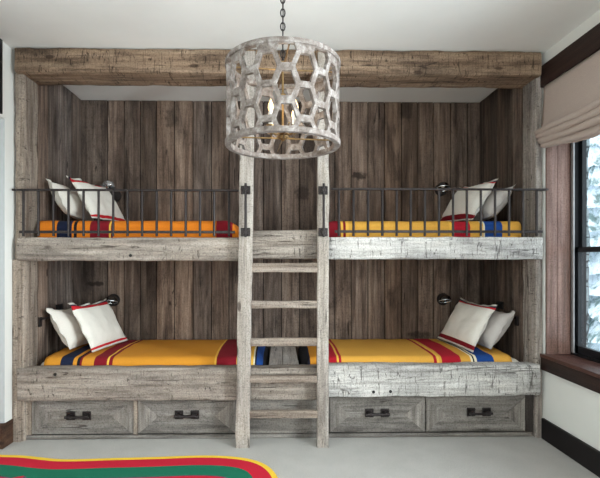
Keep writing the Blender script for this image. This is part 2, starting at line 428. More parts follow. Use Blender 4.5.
# posts
part('post', timber(XL + .016, SXL, PYF, .22, 0, zb0 + .01, 'z', .004, 1), M_post, angle=40)
part('post', timber(SXR, XR - .003, PYF, .22, 0, zb0 + .01, 'z', .004, 2), wood('right_post', 'z', srgb(92, 80, 72), srgb(146, 134, 124), srgb(184, 174, 166), checks=.4, hew=.3, patch=.6, seed=30), angle=40)
part('top_beam', timber(X(14.5, -.05), X(541.5, -.05), -.05, .25, zb0, CZ - .004, 'x', .0045, 3, .014, wane=.6), M_beam, angle=40)
# bed rails
RY = -.045
def railz(pyt, pyb, pxm, y=RY): return Z(pyb, pxm, y), Z(pyt, pxm, y)
ua, ub = railz(237.3, 260.8, 130); uc, ud = railz(237, 259.3, 440)
part('bed_rail', timber(X(16.5, RY), X(240, RY), RY, .10, ua, ub, 'x', .005, 4, .012), M_rail_g, angle=40)
part('bed_rail', timber(X(325, RY), X(543, RY), RY, .10, uc, ud, 'x', .005, 5, .012), M_rail_p, angle=40)
ca, cb = railz(230, 259.2, 285, -.02)
part('bed_rail', timber(X(240.5, -.02), X(324.5, -.02), -.02, .10, ca, cb, 'x', .006, 6, .012), M_rail_g, angle=40)
la, lb = railz(368.5, 401, 130); lc, ld = railz(365.5, 397, 440)
part('bed_rail', timber(X(17, RY), X(318, RY), RY, .09, la, lb, 'x', .005, 7, .012), M_rail_g, angle=40)
part('bed_rail', timber(X(319, RY), X(540.5, RY), RY, .09, lc, ld, 'x', .006, 8, .012), M_rail_p, angle=40)
for hx, hy in ((55, 374.5), (373.5, 392), (390.5, 391.5), (130.5, 255.5)):  # black discs standing in for the dark bolt holes
    c = at(hx, hy, RY - .003); bm = BM()
    lathe(bm, [(.001, -.008), (.011, -.008), (.013, .002), (.011, .004), (.001, .002)], 14, Matrix.Translation(c) @ Matrix.Rotation(PI / 2, 4, 'X'))
    part('bolt_hole_disc', bm, M_plate, angle=40)
# decks
bm = BM(); box(bm, SXL + .002, SXR - .002, .105, YB - .003, 1.52, 1.56); part('upper_deck', bm, M_deck)
bm = BM(); box(bm, SXL + .002, SXR - .002, .10, YB - .003, .38, .42); part('lower_deck', bm, M_deck)
# raised boards between the two lower mattresses
bm = BM(); lay = None
xa, xb = -.10, .165
dv = [xa, X(282.5, .3) , xb]
for p, q in zip(dv, dv[1:]): box(bm, p + .002, q - .002, .095, YB - .004, .42, .585, .003)
part('centre_box', bm, M_deck)
# drawer zone
DY = .035
zt_, zbm = la + .01, Z(433.5, 280, DY)
def panel(name, pa, pb, z_0, z_1, mat, ydep=.03, fy=DY):
    return timber(X(pa, fy), X(pb, fy), fy, fy + ydep, z_0, z_1, 'x', .0015, random.random() * 9, .004, wane=.3)
part('toe_board', panel('', 24, 532, .002, zbm - .004, M_draw, fy=DY - .004), M_draw, angle=40)
part('face_board', panel('', 236, 329, zbm, zt_, M_draw), M_draw, angle=40)
for pa, pb in ((24.5, 31.5), (133.5, 137.5), (525.5, 533)):
    bm = BM(); box(bm, X(pa, DY), X(pb, DY), DY - .002, DY + .03, zbm, zt_, .002); part('drawer_divider', bm, M_post if pb < 500 else M_plank_dark)
bm = BM(); box(bm, SXL, SXR, .10, .12, 0.002, .38); part('backing_board', bm, M_plate)
part('outer_board', timber(XL + .004, X(21, -.01), -.012, -.001, 0, 1.5, 'z', .001, 3, .004, wane=.2), M_post, angle=40)
M_dend = wood('drawer_end_board', 'z', srgb(84, 77, 71), srgb(130, 122, 114), srgb(160, 153, 146), patch=.6, seed=40)
def drawer(pa, pb, hpx, hpy):
    d = part('drawer', timber(X(pa, DY), X(pb, DY), DY, DY + .03, zbm + .006, zt_, 'x', .001, pa, .004, wane=.3), M_draw, angle=40)
    zl, zh, w = zbm + .008, zt_ - .022, .17
    for xs, sg in ((X(pa, DY) + .003, 1), (X(pb, DY) - .003, -1)):
        tb = BM(); V = [tb.verts.new((xs + sg * a * w, yy, z)) for yy in (DY - .004, DY + .004) for a, z in ((0, zl), (0, zh), (1, (zl + zh) / 2))]
        tb.faces.new(V[:3]); tb.faces.new(V[3:])
        for a, b in ((0, 1), (1, 2), (2, 0)): tb.faces.new((V[a], V[b], V[b + 3], V[a + 3]))
        local('mitred_end', tb, M_dend, d)
    bm = BM(); c = at(hpx, hpy, DY); y = DY
    for s in (-1, 1):
        cx = c.x + s * .066
        box(bm, cx - .036, cx + .036, y - .009, y, c.z - .036, c.z + .036, .004)
        box(bm, cx - .016, cx + .016, y - .056, y - .006, c.z - .016, c.z + .016, .004)
        for sz in (-1, 1): tube(bm, [(cx, y - .012, c.z + sz * .02), (cx, y - .006, c.z + sz * .02)], .005, 8)
        tube(bm, [(cx - s * .006, y - .004, c.z), (cx - s * .006, y - .05, c.z)], .009, 8)
    tube(bm, [(c.x - .098, y - .05, c.z), (c.x + .098, y - .05, c.z)], .011, 10)
    bmesh.ops.recalc_face_normals(bm, faces=bm.faces)
    me = bpy.data.meshes.new('handle'); bm.to_mesh(me); bm.free(); me.materials.append(M_iron)
    h = bpy.data.objects.new('handle', me); C.objects.link(h); h.parent = d
    h.matrix_parent_inverse = Matrix.Identity(4)
    return d
drawer(32, 133, 79, 415.5); drawer(138, 235.5, 187, 414.5); drawer(329.5, 425, 377, 412.7); drawer(426, 525, 478.5, 411.8)

# ------------------------------------------------------------------ ladder
lad = empty('bunk_ladder', (0, -.12, 0), 'tall pale reclaimed-wood ladder with flat steps leaning on the middle of the bunks', 'ladder')
LT, LB = CZ - .06, 0.0
def lY(z): return -.168 + (z / LT) * .036            # back face of the ladder stiles minus thickness
def shear(dx_top, dx_bot):
    def f(p):
        t = p.z / LT; return Vector((p.x + dx_bot * (1 - t) + dx_top * t, p.y + lY(p.z), p.z))
    return f
def stile(tl_, tr2, bl, br, seed):
    # photo edges at y=165 and at the foot
    zt = 2.28
    a0, a1 = at(tl_, 165, lY(zt)).x, at(tr2, 165, lY(zt)).x
    b0, b1 = at(bl, 440, lY(0)).x, at(br, 440, lY(0)).x
    w = (a1 - a0 + b1 - b0) / 2
    cT, cB = (a0 + a1) / 2, (b0 + b1) / 2
    cT = cB + (cT - cB) * LT / zt
    return timber(-w / 2, w / 2, 0, .06, 0.0, LT, 'z', .003, seed, .006, shear=shear(cT, cB)), cB, cT, w
bmL, cBL, cTL, wL = stile(239.7, 253.5, 235.0, 249.5, 11)
obj('stile', bmL, M_lad, lad, angle=40)
bmR, cBR, cTR, wR = stile(317.7, 329, 316.8, 329, 12)
obj('stile', bmR, M_lad, lad, angle=40)
for k, (pt, pb, mt) in enumerate(((263, 272.3, 0), (301, 308.5, 0), (338.5, 346.5, 0), (376, 383, 1), (411.5, 418.5, 1))):
    zz = Z((pt + pb) / 2, 285, -.12); y = lY(zz)
    zA, zB = Z(pb, 285, y + .004), Z(pt, 285, y + .004)
    t = zz / LT; xl = cBL * (1 - t) + cTL * t + wL / 2; xr = cBR * (1 - t) + cTR * t - wR / 2
    obj('rung', timber(xl - .004, xr + .004, y + .004, y + .058, zA, zB, 'x', .003, 20 + k, .006), M_rung, lad, angle=40)
for cx_b, cx_t in ((cBL, cTL), (cBR, cTR)):
    zA, zB = Z(235, 245, -.13), Z(188, 245, -.13)
    t = 1.9 / LT; cx = cx_b * (1 - t) + cx_t * t; bm = BM()
    tube(bm, [(cx, lY(zA) - .035, zA - .02), (cx, lY(zB) - .035, zB + .03)], .010, 10)
    gb = obj('grab_bar', bm, M_iron, lad, angle=40)
    for zz in (zA + .022, zB - .02):
        bm = BM(); y = lY(zz)
        box(bm, cx - .040, cx + .036, y - .008, y + .001, zz - .034, zz + .034, .004)
        box(bm, cx - .016, cx + .016, y - .045, y - .004, zz - .016, zz + .016, .003)
        for sx in (-1, 1):
            for sz in (-1, 1): tube(bm, [(cx + sx * .027, y - .014, zz + sz * .022), (cx + sx * .027, y - .006, zz + sz * .022)], .006, 8)
        local('bracket', bm, M_iron, gb)

# ------------------------------------------------------------------ guard railings
def railing(px0, px1, ys, balpx, zfoot, label):
    Yr = -.03
    g = empty('guard_railing', (X((px0 + px1) / 2, Yr), Yr, zfoot), label, 'railing', 'iron guard railings of the upper bunks')
    zt = Z(ys[0], (px0 + px1) / 2, Yr); zb = Z(ys[1], (px0 + px1) / 2, Yr)
    bm = BM(); box(bm, X(px0, Yr), X(px1, Yr), Yr - .017, Yr + .017, zt - .009, zt + .006, .002); obj('top_bar', bm, M_iron, g)
    bm = BM(); box(bm, X(balpx[0] - 4, Yr), X(balpx[-1] + 6, Yr), Yr - .006, Yr + .012, zb - .011, zb + .011, .002); obj('bottom_bar', bm, M_iron, g)
    for p in balpx:
        x = X(p, Yr); bm = BM()
        tube(bm, [(x, Yr, zfoot + .009), (x, Yr, zt - .006)], .0105, 8)
        for q in bm.verts: pass
        obj('baluster', bm, M_iron, g, angle=40)
    return g
railing(12.8, 238.8, (190, 232), [23.4, 38.5, 53.5, 68.5, 83.6, 98.6, 113.2, 127.6, 142.2, 156.7, 171.2, 185.7, 200.0, 214.2, 229], ub,
        'black iron guard railing along the left upper bunk')
railing(331, 547.5, (189.2, 231.6), [338.8, 353.5, 368, 382.3, 396.6, 410.6, 424.8, 438.9, 453, 466.8, 480.8, 495, 509, 523, 536.6], ud,
        'black iron guard railing along the right upper bunk')

# ------------------------------------------------------------------ bedding
OR_, OR_LIT = srgb(216, 146, 46), srgb(228, 170, 72)  # second orange is the same wool, yellowed for light from the right
OU = srgb(226, 128, 32)
RD, DR = srgb(178, 26, 44), srgb(130, 20, 34)
NV, BL = srgb(24, 32, 58), srgb(28, 70, 140)
WH, BK = srgb(236, 226, 196), srgb(26, 24, 30)
YL = srgb(244, 190, 80)
MY0, MY1 = .125, YB - .03
def soft_box(bm, x0, x1, y0, y1, z0, z1, r, nx, ny, nz, seed, crown=.02, openb=False, amp=.003, bends=None):
    """rounded cushion box; returns nothing"""
    m = {}
    def P(i, j, k):
        key = (i, j, k)
        if key in m: return m[key]
        u, v, w = i / nx * 2 - 1, j / ny * 2 - 1, k / nz * 2 - 1
        a, b, c = (x1 - x0) / 2, (y1 - y0) / 2, (z1 - z0) / 2
        p = Vector((u * a, v * b, w * c))
        q = Vector((max(-a + r, min(a - r, p.x)), max(-b + r, min(b - r, p.y)), max(-c + r, min(c - r, p.z))))
        d = p - q
        if d.length > 1e-6: p = q + d.normalized() * min(r, max(abs(d.x), abs(d.y), abs(d.z)) if d.length else 0)
        if w > 0: p.z += crown * w * (1 - u ** 6) * (1 - v * v)
        p += Vector(((x0 + x1) / 2, (y0 + y1) / 2, (z0 + z1) / 2))
        s = noise.noise(Vector((p.x * 6 + seed, p.y * 6, p.z * 6))) * amp * 1.5 + noise.noise(Vector((p.x * 17 + seed, p.y * 12, p.z * 12))) * amp
        p += Vector((s * .5, -s, s))
        m[key] = bm.verts.new(p); return m[key]
    F_ = []
    for i in range(nx):
        for j in range(ny):
            F_.append((P(i, j, nz), P(i + 1, j, nz), P(i + 1, j + 1, nz), P(i, j + 1, nz)))
            if not openb: F_.append((P(i, j, 0), P(i, j + 1, 0), P(i + 1, j + 1, 0), P(i + 1, j, 0)))
    for i in range(nx):
        for k in range(nz):
            F_.append((P(i, 0, k), P(i + 1, 0, k), P(i + 1, 0, k + 1), P(i, 0, k + 1)))
            F_.append((P(i, ny, k), P(i, ny, k + 1), P(i + 1, ny, k + 1), P(i + 1, ny, k)))
    for j in range(ny):
        for k in range(nz):
            F_.append((P(0, j, k), P(0, j, k + 1), P(0, j + 1, k + 1), P(0, j + 1, k)))
            F_.append((P(nx, j, k), P(nx, j + 1, k), P(nx, j + 1, k + 1), P(nx, j, k + 1)))
    for f in F_: bm.faces.new(f)
def bed(x0, x1, zA, zB, head, stops, py, where, seed):
    """head: -1 head at left, +1 at right. stops: (photo x, colour) from left to right along the front edge"""
    inset = .022; ex0, ex1 = (0, .075) if head < 0 else (.075, 0)
    bm = BM(); soft_box(bm, x0 + ex0, x1 - ex1, MY0 + inset, MY1 - inset, zA + .012, zB - .014, .07, 40, 16, 6, seed, .006, amp=.002)
    tag(obj('mattress', bm, M_sheet, smooth=True), 'white-sheeted mattress under the orange blanket on the %s bunk' % where, 'mattress', 'bunk mattresses')
    Yf = MY0
    st = [(X(p, Yf), c) for p, c in stops]
    bx0, bx1 = st[0][0], st[-1][0]
    sts = st[:-1]
    # columns of the cloth follow the stripe edges so that each stripe is crisp
    cols = sorted({round(s[0], 4) for s in st}); full = []
    for a, b in zip(cols, cols[1:]):
        n = max(1, int((b - a) / .03)); full += [a + (b - a) * k / n for k in range(n)]
    full.append(cols[-1])
    foot = x1 if head < 0 else x0
    bm = BM(); lay = bm.loops.layers.float_color.new('tint')
    a0, a1 = MY0, MY1; r = .058; zb = zB + .012; off = .012
    prof = [(a0, zA + .03), (a0, (zA + zb - r) / 2)]
    for k in range(7): t = PI / 2 * k / 6; prof.append((a0 + r - r * math.cos(t), zb - r + r * math.sin(t)))
    for k in range(1, 16): prof.append((a0 + r + (a1 - a0 - 2 * r) * k / 16, zb))
    for k in range(7): t = PI / 2 * k / 6; prof.append((a1 - r + r * math.sin(t), zb - r + r * math.cos(t)))
    prof.append((a1, zA + .03))
    rows = []
    for x in full:
        dist = abs(x - foot); rr = .10
        drop = 0; sq = 0
        if dist < rr:
            q = 1 - dist / rr; drop = (1 - math.sqrt(max(0, 1 - q * q)))
        row = []
        for (y, z) in prof:
            v = (y - (a0 + a1) / 2) / ((a1 - a0) / 2)
            cr = .015 * (1 - v * v) * (1 if z > zb - r else 0)
            zz = z + cr
            zz = zz - drop * (zz - (zA + .03)) * .9
            yy = y + (-v) * drop * .03
            s = noise.noise(Vector((x * 5 + seed, yy * 5, 0))) * .006 + noise.noise(Vector((x * 14 + seed, yy * 9, zz * 8))) * .003
            sl = noise.noise(Vector((y * 3, seed, x))) * .006
            row.append(bm.verts.new((x + sl, yy - abs(s) * .5, max(zA + .02, zz + s + .004))))
        rows.append(row)
    # foot end drops to the deck
    endi = -1 if head < 0 else 0
    endrow = rows[endi]; drop_row = [bm.verts.new((v.co.x, v.co.y, zA + .012)) for v in endrow]
    def colour(xm):
        c = st[0][1]
        for (sx, cc) in sts:
            if xm >= sx - 1e-4: c = cc
        return c
    for i in range(len(rows) - 1):
        c = colour((full[i] + full[i + 1]) / 2)
        for k in range(len(prof) - 1):
            f = bm.faces.new((rows[i][k], rows[i + 1][k], rows[i + 1][k + 1], rows[i][k + 1]))
            for lp in f.loops: lp[lay] = c
    c = colour(full[endi] + (.01 if endi == 0 else -.01))
    for k in range(len(prof) - 1):
        try:
            f = bm.faces.new((endrow[k], endrow[k + 1], drop_row[k + 1], drop_row[k]))
            for lp in f.loops: lp[lay] = c
        except ValueError: pass
    o = obj('blanket', bm, M_wool, smooth=True)
    md = o.modifiers.new('thick', 'SOLIDIFY'); md.thickness = .005; md.offset = 1
    tag(o, {'lower left': 'orange wool blanket with navy and dark red stripes on the lower left bunk',
            'lower right': 'orange blanket, light painted into its colour, with red and blue stripes on the lower right bunk',
            'upper left': 'orange striped blanket behind the railing of the upper left bunk',
            'upper right': 'orange striped blanket, light painted into its colour, behind the railing of the upper right bunk'}[where], 'blanket', 'striped wool blankets')
LZ0, LZ1 = .422, Z(360, 150, MY0) - .004
UZ0, UZ1 = 1.562, Z(221.5, 150, MY0) - .014
bed(SXL + .02, -.125, LZ0, LZ1, -1, [(44, OR_), (60.5, NV), (73, OR_), (77, BK), (80, DR), (82, OR_), (94, DR), (107, YL), (109, DR), (112.5, OR_),
     (214, YL), (216, DR), (236, YL), (238, OR_), (250, YL), (253, WH), (254.5, BK), (256, BL), (262, BK), (X and 266.5, BK)], 368, 'lower left', 1)
bed(.19, SXR - .02, LZ0, LZ1, 1, [(303.5, BK), (309, NV), (310.5, OR_), (317, OR_), (329, RD), (337, YL), (339, RD), (341.5, OR_LIT),
     (434, RD), (437, YL), (439.5, OR_LIT), (442, RD), (461, OR_LIT), (471, WH), (473, BK), (474.5, WH), (477, BL), (494, OR_LIT), (512, OR_LIT)], 368, 'lower right', 2)
bed(SXL + .02, X(240, MY0) - .01, UZ0, UZ1, -1, [(38, OU), (57, NV), (72, OU), (74, BK), (77, OU), (90, DR), (109, YL), (111, DR), (113, OU),
     (216, DR), (232, OU), (241, OU)], 228, 'upper left', 3)
bed(X(322, MY0), SXR - .02, UZ0, UZ1, 1, [(320, DR), (341, YL), (343.5, DR), (346, YL), (349, OR_LIT), (449, YL), (452, RD), (470, OR_LIT), (480, WH), (482, OR_LIT), (483, WH), (484.5, BL), (502, OR_LIT), (521, OR_LIT)], 228, 'upper right', 4)

# pillows
def pillow_bm(L, H, T, striped, seed, cols=None, dip=.042, flange=.08):
    bm = BM(); lay = bm.loops.layers.float_color.new('tint'); nu, nv = 34, 26
    def P(i, j, s):
        u, v = i / nu * 2 - 1, j / nv * 2 - 1
        fu = max(0, 1 - (abs(u) / (1 - flange)) ** 2.6); fv = max(0, 1 - (abs(v) / (1 - flange * 1.3)) ** 2.6)
        t = (fu * fv) ** .55 * T / 2 + .003
        pin = .035 * (1 - v * v) * (abs(u) ** 3)
        x = u * (L / 2 - pin); y = v * (H / 2 - dip * (1 - u * u) * (.9 if v > 0 else .12) * abs(v) ** 2)
        wv = noise.noise(Vector((x * 9 + seed, y * 9, 1.3))) * .010 + noise.noise(Vector((x * 22, y * 22 + seed, 4))) * .004
        edge = max(abs(u), abs(v)) ** 8
        z = s * t + wv * (s if edge < .5 else 1) + edge * noise.noise(Vector((u * 3 + seed, v * 3, 9))) * .04 * max(0, min(1, (v + .8) / 1.2))
        return Vector((x, y, z))
    A = [[bm.verts.new(P(i, j, 1)) for j in range(nv + 1)] for i in range(nu + 1)]
    B = [[(A[i][j] if i in (0, nu) or j in (0, nv) else bm.verts.new(P(i, j, -1))) for j in range(nv + 1)] for i in range(nu + 1)]
    for G, fl in ((A, 0), (B, 1)):
        for i in range(nu):
            for j in range(nv):
                q = (G[i][j], G[i + 1][j], G[i + 1][j + 1], G[i][j + 1])
                f = bm.faces.new(q[::-1] if fl else q); f.smooth = True
                c = srgb(232, 228, 220)
                if striped:
                    vv = (j + .5) / nv
                    if cols: 
                        for (p, q2, cc) in cols:
                            if p <= vv < q2: c = cc
                for lp in f.loops: lp[lay] = c
    return bm
def put_pillow(me_name, near_b, near_t, far_b, far_t, side, bm, mat, label, grp):
    """corner points: bottom/top at the near edge and at the far edge"""
    nb, nt, fb, ft = [Vector(p) for p in (near_b, near_t, far_b, far_t)]
    lift = Vector((0, 0, (UZ1 if nb.z > 1.5 else LZ1) + .058 - (nb.z + fb.z) / 2))
    nb, nt, fb, ft = nb + lift, nt + lift, fb + lift, ft + lift
    c = (nb + nt + fb + ft) / 4
    xa = ((fb + ft) - (nb + nt)).normalized() * (1)
    ya = ((nt + ft) - (nb + fb)).normalized()
    if side > 0: xa = -xa
    za = xa.cross(ya).normalized(); ya = za.cross(xa)
    o = obj('pillow', bm, mat, smooth=True)
    M = Matrix((xa, ya, za)).transposed().to_4x4(); M.translation = c
    o.rotation_euler = M.to_euler(); o.location = c
    tag(o, label, 'pillow', grp); return o
def dims(nb, nt, fb, ft): return ((fb - nb).length + (ft - nt).length) / 2, ((nt - nb).length + (ft - fb).length) / 2
def squash(q):                        # the upper pillows have slumped a little lower
    if q[0].z > 1.5: q[1].z -= .045; q[3].z -= .045
    return q
SR, SN = srgb(196, 34, 44), srgb(38, 38, 56)
CL = [(.025, .06, SR), (.85, .91, SR), (.92, .98, SN)]
CR_ = [(.03, .10, DR), (.10, .13, SN), (.88, .94, SR), (.93, .98, SN)]
for tier, dz_, pxo in (('lower', 0, 0), ('upper', UZ1 - LZ1, 0)):
    up = Vector((0, 0, dz_ + .014))
    # left bed
    q = [at(93, 362, .22) + up, at(66.5, 312, .24) + up, at(127, 346, .84) + up, at(106, 308, .86) + up]
    q = squash(q); L, H = dims(*q)
    put_pillow('', *q, -1, pillow_bm(L + .02, H + .02, .13, True, 1 + dz_, CL), M_pill_s,
        ('white pillow with red and navy edge stripes, front one on the lower left bunk' if tier == 'lower' else 'white pillow with a red edge stripe, front one on the upper left bunk'), None)
    q = [at(70, 357, .2) + up, at(45, 312, .22) + up, at(95, 345, .84) + up, at(77, 311, .86) + up]
    for v in q: v.x -= .0
    q = squash(q); L, H = dims(*q)
    put_pillow('', *q, -1, pillow_bm(L, H, .17, False, 5 + dz_), M_pill_w,
        'plain off-white pillow against the wall behind the striped one, %s left bunk' % tier, None)
    q = [at(472, 359, .22) + up, at(499, 312, .24) + up, at(440, 343, .84) + up, at(459, 304, .86) + up]
    q = squash(q); L, H = dims(*q)
    put_pillow('', *q, 1, pillow_bm(L + .02, H + .02, .14, True, 9 + dz_, CR_), M_pill_s,
        ('pale pillow with dark red and navy stripes, front one on the lower right bunk' if tier == 'lower' else 'pale pillow with a red edge stripe, front one on the upper right bunk'), None)
    q = [at(492, 355, .2) + up, at(516, 316, .22) + up, at(465, 344, .8) + up, at(487, 311, .84) + up]
    q = squash(q); L, H = dims(*q)
    put_pillow('', *q, 1, pillow_bm(L, H, .17, False, 13 + dz_), M_pill_g,
        'plain pale grey pillow propped behind the striped one, %s right bunk' % tier, None)

# ------------------------------------------------------------------ reading lights
M_bright = plain('bright_chrome', srgb(225, 228, 232), .22, .85, .02)
def sconce(px, py, where, up=0, lean=0, mat=None):
    c = at(px, py, YB - .004)
    s = empty('reading_light', (c.x, c.y, c.z), 'small round black and chrome reading light on the plank wall above the %s bunk' % where, 'wall light', 'swivel reading lights')
    T = Matrix.Rotation(PI / 2, 4, 'X')
    bm = BM(); r = lathe(bm, [(.001, 0), (.058, 0), (.066, .006), (.066, .016), (.058, .024), (.001, .026)], 32, T); local('back_plate', bm, M_iron, s, angle=40)
    hx, hy, hz = lean, -.075, up
    bm = BM(); tube(bm, [(0, -.02, 0), (hx * .5, -.05, hz * .4), (hx, hy + .01, hz)], .011, 10); local('arm', bm, M_iron, s, angle=40)
    bm = BM(); R = Matrix.Translation((hx, hy, hz)) @ Matrix.Rotation(math.radians(-20), 4, 'X')
    prof = [(.001, .052)] + [(.064 * math.sin(PI / 2 * k / 8), .052 * math.cos(PI / 2 * k / 8)) for k in range(1, 9)] + [(.064, -.012), (.058, -.012), (.047, .0), (.03, .034), (.001, .04)]
    lathe(bm, prof, 32, R); local('lamp_shade', bm, mat or M_chrome, s, angle=50)
    bm = BM(); lathe(bm, [(.064, -.010), (.069, -.012), (.070, -.018), (.066, -.022), (.060, -.018), (.060, -.012), (.064, -.010)], 32, R); local('shade_lip', bm, M_bright, s, angle=60)['label'] = 'bright chrome lip'
    bm = BM(); R2 = R @ Matrix.Translation((0, 0, .012)); lathe(bm, [(.001, .02), (.016, .012), (.02, 0), (.015, -.014), (.001, -.02)], 16, R2); local('bulb', bm, M_sheet, s, smooth=True)
sconce(114, 300, 'lower left'); sconce(442.5, 299, 'lower right')
sconce(115.5, 196, 'upper left', .10, -.045, M_bright); sconce(440.5, 190, 'upper right', .02, 0)

# outlets and iron brackets
def plate(name, lo, hi, label, cat, slots=True):
    bm = BM(); box(bm, lo[0], hi[0], lo[1], hi[1], lo[2], hi[2], .002)
    t = empty(name, ((lo[0] + hi[0]) / 2, (lo[1] + hi[1]) / 2, lo[2]), label, cat)
    obj('cover_plate', bm, M_plate, t)
    cz = (lo[2] + hi[2]) / 2; cy = (lo[1] + hi[1]) / 2
    xf = hi[0] if (lo[0] + hi[0]) < 0 else lo[0]
    for s in (-1, 1):
        bm = BM(); box(bm, xf - .002, xf + .002, cy + s * .03 - .012, cy + s * .03 + .012, cz - .014, cz + .014)
        obj('socket', bm, M_dark, t)
for px, py, sd, where in ((59, 308, -1, 'lower left'), (500.5, 305, 1, 'lower right'), (525, 0, 1, None)):
    if where is None: continue
    Xp = SXL if sd < 0 else SXR
    c = atX(px, py, Xp)
    xx = (Xp, Xp + .008) if sd < 0 else (Xp - .008, Xp)
    plate('wall_outlet', (xx[0], c.y - .062, c.z - .036), (xx[1], c.y + .062, c.z + .036), 'black wall outlet on the side planks of the %s bunk' % where, 'outlet')
for px, py, sd, where in ((40, 321, -1, 'lower left'), (517, 320, 1, 'lower right')):
    Xp = SXL if sd < 0 else SXR
    c = atX(px, py, Xp); s = -sd
    t = empty('iron_bracket', (Xp, c.y, c.z), 'small black iron bracket on the side wall of the %s bunk' % where, 'bracket')
    bm = BM(); xs = sorted((Xp, Xp + s * .01)); box(bm, xs[0], xs[1], c.y - .03, c.y + .02, c.z - .05, c.z + .035, .002)
    obj('wall_plate', bm, M_iron, t)
    bm = BM(); tube(bm, [(Xp + s * .008, c.y, c.z + .015), (Xp + s * .03, c.y + .03, c.z + .02), (Xp + s * .03, c.y + .2, c.z + .02)], .010, 8); obj('arm', bm, M_iron, t, angle=40)

# ------------------------------------------------------------------ chandelier
PC = at(282.8, 200, -1.4); px_, py_ = PC.x, PC.y; R0 = .298
dN = (py_ + 3.8) - R0
zb_ = 1.49 + (PY - 131) * dN / F; ztp = 1.49 + (PY - 36) * dN / F
ch = empty('drum_chandelier', (px_, py_, zb_), 'round openwork honeycomb drum pendant in whitewashed wood hanging on a dark chain', 'pendant light')
def shade():
    bm = BM(); NC = 20; pitch = 2 * PI / NC; rowH = .158; rim = .026
    zt0, zb0_ = ztp - zb_ - rim * .5, rim * .5
    top = ztp - zb_
    wA = pitch * 2 / 3              # half width of a cell (angle)
    vd = {}
    def V(a, z):
        z = max(.010, min(top - .010, z)); key = (round(a % (2 * PI), 4) % round(2 * PI, 4), round(z, 4))
        if key not in vd:
            rr = R0 - .012 + .004 * noise.noise(Vector((a * 5, z * 14, 3)))
            vd[key] = bm.verts.new((rr * math.cos(a), rr * math.sin(a), z))
        return vd[key]
    def hexa(ca, cz, s, clampr):
        P = [(ca + wA * s, cz), (ca + wA * s * .5, cz + rowH / 2 * s), (ca - wA * s * .5, cz + rowH / 2 * s), (ca - wA * s, cz), (ca - wA * s * .5, cz - rowH / 2 * s), (ca + wA * s * .5, cz - rowH / 2 * s)]
        Q = []
        for i in range(6):
            a, b = P[i], P[(i + 1) % 6]; Q.append(a); Q.append(((a[0] + b[0]) / 2, (a[1] + b[1]) / 2))
        return [(a, max(clampr, min(top - clampr, z))) for a, z in Q]
    faces = []
    for c in range(NC):
        ca = c * pitch + .05
        for r in range(-1, 5):
            cz = top - .055 - rowH * .5 - rowH * r + (rowH / 2 if c % 2 else 0)
            if cz - rowH / 2 > top - .012 or cz + rowH / 2 < .012: continue
            j = .95 + .1 * noise.noise(Vector((c * 3.1, r * 2.7, 1)))
            O = hexa(ca, cz, 1, .010); I = hexa(ca + .01 * noise.noise(Vector((c * 1.7, r, 5))), cz, .83 * j, rim)
            zs = [z for a, z in I]
            solid = max(zs) - min(zs) < .02
            ov = [V(a, z) for a, z in O]
            if solid:
                iv = None
                cv = V(ca, sum(z for a, z in O) / 12)
                for k in range(12): faces.append((ov[k], ov[(k + 1) % 12], cv))
            else:
                iv = [bm.verts.new(((R0 - .012) * math.cos(a), (R0 - .012) * math.sin(a), z)) for a, z in I]
                for k in range(12): faces.append((ov[k], ov[(k + 1) % 12], iv[(k + 1) % 12], iv[k]))
    for f in faces:
        f2 = []
        for v in f:
            if v not in f2: f2.append(v)
        if len(f2) >= 3:
            try: bm.faces.new(f2)
            except ValueError: pass
    bmesh.ops.remove_doubles(bm, verts=bm.verts, dist=.0008)
    return bm
sh = local('lamp_shade', shade(), M_wash, ch)
md = sh.modifiers.new('thick', 'SOLIDIFY'); md.thickness = .02; md.offset = 0
md = sh.modifiers.new('round', 'BEVEL'); md.width = .003; md.segments = 2; md.limit_method = 'ANGLE'; md.angle_limit = math.radians(40)
H_ = ztp - zb_
for z in (0.0, H_):
    bm = BM(); s = 1 if z == 0 else -1; n = 96; prof = []
    ro, ri, h = R0 + .004, R0 - .030, .024
    ring = [(ro - .004, z), (ro, z + s * .005), (ro, z + s * h), (ro - .006, z + s * (h + .003)), (ri + .005, z + s * (h + .003)), (ri, z + s * h), (ri, z + s * .005), (ri + .004, z), (ro - .004, z)]
    lathe(bm, ring, n); bmesh.ops.remove_doubles(bm, verts=bm.verts, dist=1e-5)
    local('rim', bm, M_wash, ch, angle=50)
